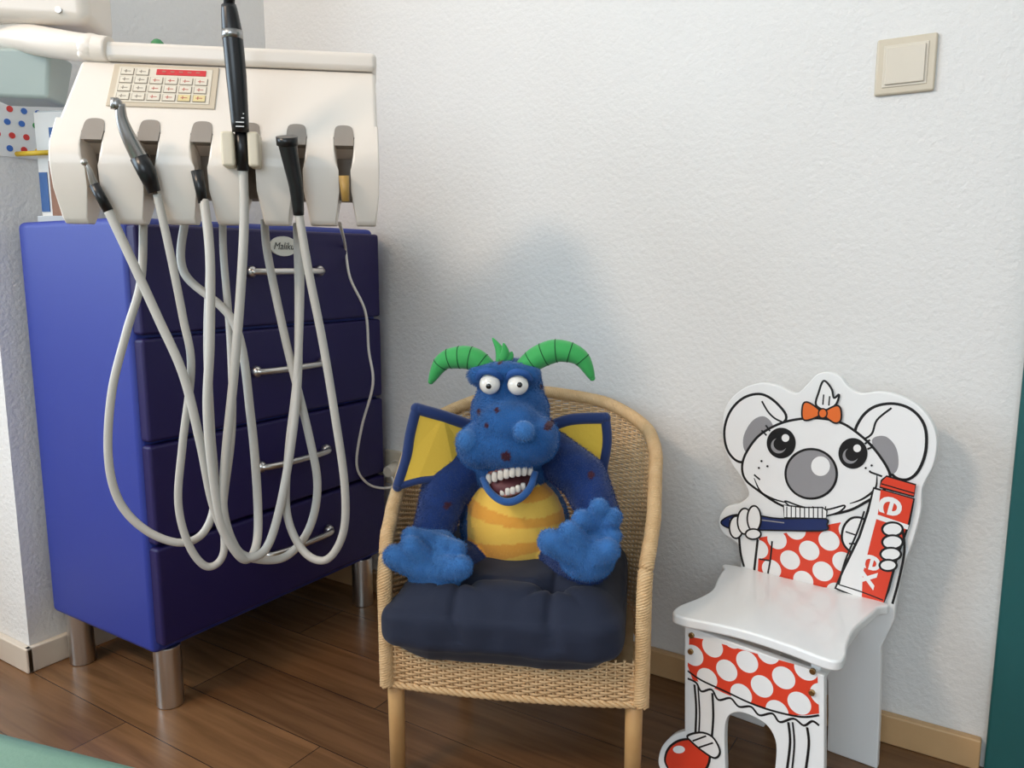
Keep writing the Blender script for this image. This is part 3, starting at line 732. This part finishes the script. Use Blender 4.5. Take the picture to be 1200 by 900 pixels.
shoe=[q1(775,905),q1(771,893),q1(775,876),q1(788,862),q1(802,857)]
fo.append(Vector((q1(782,905).x,FY,0))); fo+=catmull(shoe,4)
b=MB(); b.prism(fo,[(p.x,FY+0.013,p.z) for p in fo]); b.build('front_board',M_wlac,mc_,0.002,2,fixn=True)
b=MB(); b.box((0.02,FY+0.013,0.215),(0.033,0,0.26)); b.box((0.19,FY+0.013,0.215),(0.203,0,0.26)); b.build('seat_rails',M_wlac,mc_,0.001)
M_brass=mat('brass_screw',srgb(170,140,95),0.3,1)
b=MB()
for (u,v) in ((811,744),(810,763),(953,786),(952,811)):
    p=q1(u,v); b.tube([(p.x,FY-0.0045,p.z),(p.x,FY,p.z)],0.0042,14); 
b.build('screws',M_brass,mc_,0.0008)
ART=[M_black,M_wp,M_gry,M_red,M_org,M_nav,M_dots,M_gry2]
KB,KW,KG,KR,KO,KN,KD,KL=range(8)
class Art:
    def __init__(s,fn): s.b=MB(); s.fn=fn; s.l=0
    def off(s,p): return Vector((p.x,p.y-0.0003-s.l*0.00006,p.z))
    def fill(s,pts,m,smooth=True,stroke=0):
        P_=[s.fn(u,v) for (u,v) in pts]
        if smooth: P_=catmull(P_,6,True)
        s.l+=1; s.b.poly([s.off(p) for p in P_],m)
        if stroke: s._rib(P_,stroke,True)
    def _rib(s,P_,w,closed,m=0,taper=False):
        s.l+=1; N=len(P_); w=w*0.00123/2; L=[];R=[]
        for i in range(N):
            t=(P_[(i+1)%N]-P_[(i-1)%N]) if closed else (P_[min(i+1,N-1)]-P_[max(i-1,0)])
            if t.length<1e-9: t=Vector((1,0,0))
            t.normalize(); n=Vector((-t.z,0,t.x)); k=w
            if taper: k=w*(0.35+0.65*math.sin(math.pi*i/(N-1)))
            L.append(s.off(P_[i]+n*k)); R.append(s.off(P_[i]-n*k))
        b0=len(s.b.v); s.b.v+=L+R
        for i in range(N if closed else N-1):
            j=(i+1)%N; s.b.face((b0+i,b0+j,b0+N+j,b0+N+i),m,False)
    def line(s,pts,w=2.6,closed=False,m=0,taper=False):
        s._rib(catmull([s.fn(u,v) for (u,v) in pts],6,closed),w,closed,m,taper)
    def circ(s,u,v,ru,rv,m,stroke=0,n=14):
        s.fill([(u+ru*math.cos(a),v+rv*math.sin(a)) for a in np.linspace(0,2*math.pi,n+1)[:-1]],m,True,stroke)
A=Art(q0)
A.fill([(890,630),(935,622),(985,612),(1003,640),(994,662),(985,690),(965,688),(930,682),(888,670)],KD,False)
A.line([(888,632),(886,650),(884,668)],3.2); A.line([(866,625),(868,648),(872,664)],3.2)
A.line([(905,634),(903,655),(900,672)],2.4); A.line([(890,655),(903,657)],2.2)
A.fill([(921,492),(912,474),(893,462),(872,466),(856,482),(849,505),(853,528),(866,541),(880,536),(895,510)],KW,True,3.4)
A.fill([(906,500),(896,488),(882,493),(872,510),(872,526),(880,531),(893,515)],KG,True,0); A.line([(893,470),(900,482),(908,490),(918,495)],2.4)
A.fill([(1004,512),(1008,492),(1024,477),(1048,473),(1070,481),(1084,500),(1085,528),(1076,552),(1062,562),(1046,556),(1036,530)],KW,True,3.4)
A.fill([(1022,516),(1037,511),(1050,524),(1053,545),(1046,555),(1033,541)],KG,True,0); A.line([(1045,478),(1028,492),(1022,508),(1012,515)],2.4)
A.fill([(870,548),(874,532),(888,512),(908,499),(930,492),(958,490),(985,495),(1006,508),(1024,525),(1040,548),(1043,562),(1034,576),(1015,588),(995,598),(968,603),(940,600),(912,590),(888,574),(874,562)],KW,True,3.2)
A.line([(884,560),(892,576),(908,585),(928,590)],2.6,taper=True); A.line([(1028,556),(1026,572),(1012,584),(996,590)],2.6,taper=True)
A.line([(884,556),(891,562)],2.4); A.line([(1020,553),(1034,558)],2.4)
A.fill([(920,587),(942,594),(968,597),(990,592),(983,600),(962,605),(938,601)],KW,True,2.2)
for u in (938,953,968): A.line([(u,593),(u-1,603)],1.3)
A.circ(951,555,30,29,KG,3.0); A.circ(962,546,11,11.5,KW)
for (u,v) in ((916,519),(1000,531)):
    A.circ(u,v,17,18,KB); A.circ(u-3,v+3,9,9,KG); A.circ(u-1,v+1,8,8,KB); A.circ(u+5,v-6,4.5,4.5,KW)
A.line([(899,510),(893,504)],2.2); A.line([(903,505),(898,498)],2.2); A.line([(1014,520),(1020,515)],2.2); A.line([(1017,526),(1024,523)],2.2)
for (u,v) in ((893,540),(900,546),(890,548),(1015,548),(1022,545),(1020,552)): A.circ(u,v,1.3,1.3,KB,0,8)
A.fill([(966,446),(960,460),(957,474),(968,480),(980,474),(984,462),(978,466),(975,455)],KW,True,2.6)
A.line([(966,462),(965,474)],1.8); A.line([(973,464),(972,475)],1.8)
A.fill([(963,484),(950,472),(942,473),(941,489),(948,492)],KO,True,2.2); A.fill([(966,484),(980,475),(986,479),(986,492),(978,495)],KO,True,2.2); A.circ(965,484,5,5.5,KO,1.8)
A.fill([(846,611),(860,603),(885,603),(915,607),(966,607),(970,614),(966,621),(915,621),(880,620),(855,618)],KN,True,2.0)
A.line([(856,608),(885,608),(920,612)],1.6,m=KG)
A.fill([(920,606),(919,591),(926,592),(942,594),(965,594),(970,598),(969,607)],KW,False,1.8)
for k in range(9): A.line([(923+k*5.2,593),(923+k*5.2,606)],1.3)
for (u,v,ru,rv) in ((864,617,8,13),(874,610,8.5,15),(885,607,8,15),(884,625,9,6)): A.circ(u,v,ru,rv,KW,2.4,10)
A.fill([(1000,606),(990,616),(988,632),(996,644),(1010,648),(1018,625),(1014,608)],KW,True,2.8); A.line([(992,622),(1004,626)],2.0); A.line([(996,636),(1008,636)],2.0)
A.fill([(1025,571),(1072,584),(1066,612),(1052,652),(1042,690),(1034,710),(1008,700),(980,688),(990,665),(1008,628),(1018,598)],KW,False,3.0)
A.fill([(1033,573),(1071,584),(1065,612),(1051,651),(1041,688),(1036,706),(1011,698),(1012,672),(1022,630),(1030,600)],KR,False)
A.fill([(1040,557),(1074,567),(1072,581),(1032,570),(1034,562)],KR,False,2.0); A.line([(1034,566),(1072,577)],1.6)
A.line([(985,684),(1010,692),(1036,702)],1.6)
A.line([(1014,598),(1006,622),(992,655),(984,684)],2.2)
o0=q0(1043,583); o1=q0(1014,690); xd=(o1-o0); yd=Vector((-xd.z,0,xd.x))
A.l+=3; ylev=-0.0003-A.l*0.00006
for nm,txt,u,v,w in (('label_text_a','el',1035,578,0.040),('label_text_b','ex',1014,646,0.054)):
    s0=q0(u,v); s0=Vector((s0.x,ylev,s0.z)); add_text(nm,txt,s0,xd,yd,w,M_wp,mc_,off=0.012)
A.l+=2
for (u,v,ru,rv) in ((1047,619,12,8),(1047,634,12,8),(1045,648,12,7.5),(1042,661,10,6.5)): A.circ(u,v,ru,rv,KW,2.6,10)
A.line([(1059,620),(1061,645),(1054,680),(1047,706)],2.8)
A.b.build('back_artwork',ART,mc_)
B_=Art(q1)
B_.fill([(808,746),(830,750),(880,764),(930,778),(946,783),(958,790),(960,836),(945,838),(930,838),(910,834),(888,828),(868,820),(848,812),(836,806),(826,801),(812,797),(806,780)],KD,False)
B_.line([(806,795),(816,800),(822,810),(834,808),(842,820),(856,818),(866,828),(880,828),(890,838),(905,836),(914,846),(930,842),(942,850),(952,845),(960,850)],2.6)
B_.line([(806,786),(822,797),(850,810),(880,824),(910,834),(940,840),(960,838)],2.4)
B_.line([(814,802),(816,830),(815,862)],2.8); B_.line([(835,812),(836,840),(834,868)],2.8); B_.line([(818,802),(820,835),(819,862)],2.0)
B_.line([(924,846),(926,870),(922,905)],2.8); B_.line([(946,852),(948,872),(944,905)],2.8); B_.line([(929,846),(931,872),(928,905)],2.0)
B_.fill([(780,893),(783,878),(795,868),(812,866),(824,872),(832,884),(828,900),(815,908),(790,905)],KR,True,2.8)
B_.circ(796,878,7,4.5,KW)
B_.fill([(806,862),(822,858),(836,864),(844,880),(838,888),(824,880),(812,870)],KW,True,2.6)
B_.line([(812,868),(828,862)],2.0); B_.line([(818,876),(836,870)],2.0)
B_.b.build('front_artwork',ART,mc_)

# ============================================================= DENTAL CHAIR corner
dc=empty('dental_chair',(-0.430,-1.056,0),math.radians(14))
M_vin=mat('green_vinyl',srgb(108,142,122),0.4,bump=0.1,bscale=300)
b=MB(); b.box((-1.0,-0.5,0.39),(0,0,0.45)); b.build('leg_rest',M_vin,dc,0.025,5)
b=MB(); b.box((-0.95,-0.45,0.36),(-0.1,-0.05,0.392)); b.tube([(-0.6,-0.25,0.03),(-0.6,-0.25,0.37)],0.06,24); b.box((-0.85,-0.42,0),(-0.35,-0.08,0.035)); b.build('base',M_ivory,dc,0.006)

# ============================================================= LIGHTS
def area(name,loc,target,size,sy,power,color):
    l=bpy.data.lights.new(name,'AREA'); l.shape='RECTANGLE'; l.size=size; l.size_y=sy; l.energy=power; l.color=color
    o=bpy.data.objects.new(name,l); COL.objects.link(o); o.location=loc
    o.rotation_euler=(Vector(target)-Vector(loc)).to_track_quat('-Z','Y').to_euler(); return o
area('window_daylight',(WX-0.02,(wy0+wy1)/2,(wz0+wz1)/2),(0.5,-1.2,0.9),1.6,1.35,50,(0.68,0.85,1.0))
area('rear_fill_light',((vx0+vx1)/2,BY-0.02,1.5),(-0.6,-0.5,0.9),1.6,1.3,30,(0.76,0.89,1.0))  # cool fill added from behind the camera to lift the left wall
area('ceiling_lamp',(-1.37,-2.46,2.35),(-0.8,-0.3,0.8),0.42,0.42,33,(1.0,0.77,0.58))
lf=empty('ceiling_light_fixture',(-1.37,-2.46,2.36))
b=MB(); b.tube([(0,0,0.03),(0,0,0.14)],0.16,32); b.build('housing',M_whitepaint,lf)
w=bpy.data.worlds.new('World'); S.world=w; w.use_nodes=True
w.node_tree.nodes['Background'].inputs[0].default_value=(0.75,0.87,1,1); w.node_tree.nodes['Background'].inputs[1].default_value=0.6
# ============================================================= CAMERA
cd=bpy.data.cameras.new('Camera'); co_=bpy.data.objects.new('Camera',cd); COL.objects.link(co_)
cd.sensor_width=36; cd.lens=36*FPX/1200; cd.clip_start=0.02
co_.location=CAM; co_.rotation_euler=FW.to_track_quat('-Z','Y').to_euler(); S.camera=co_
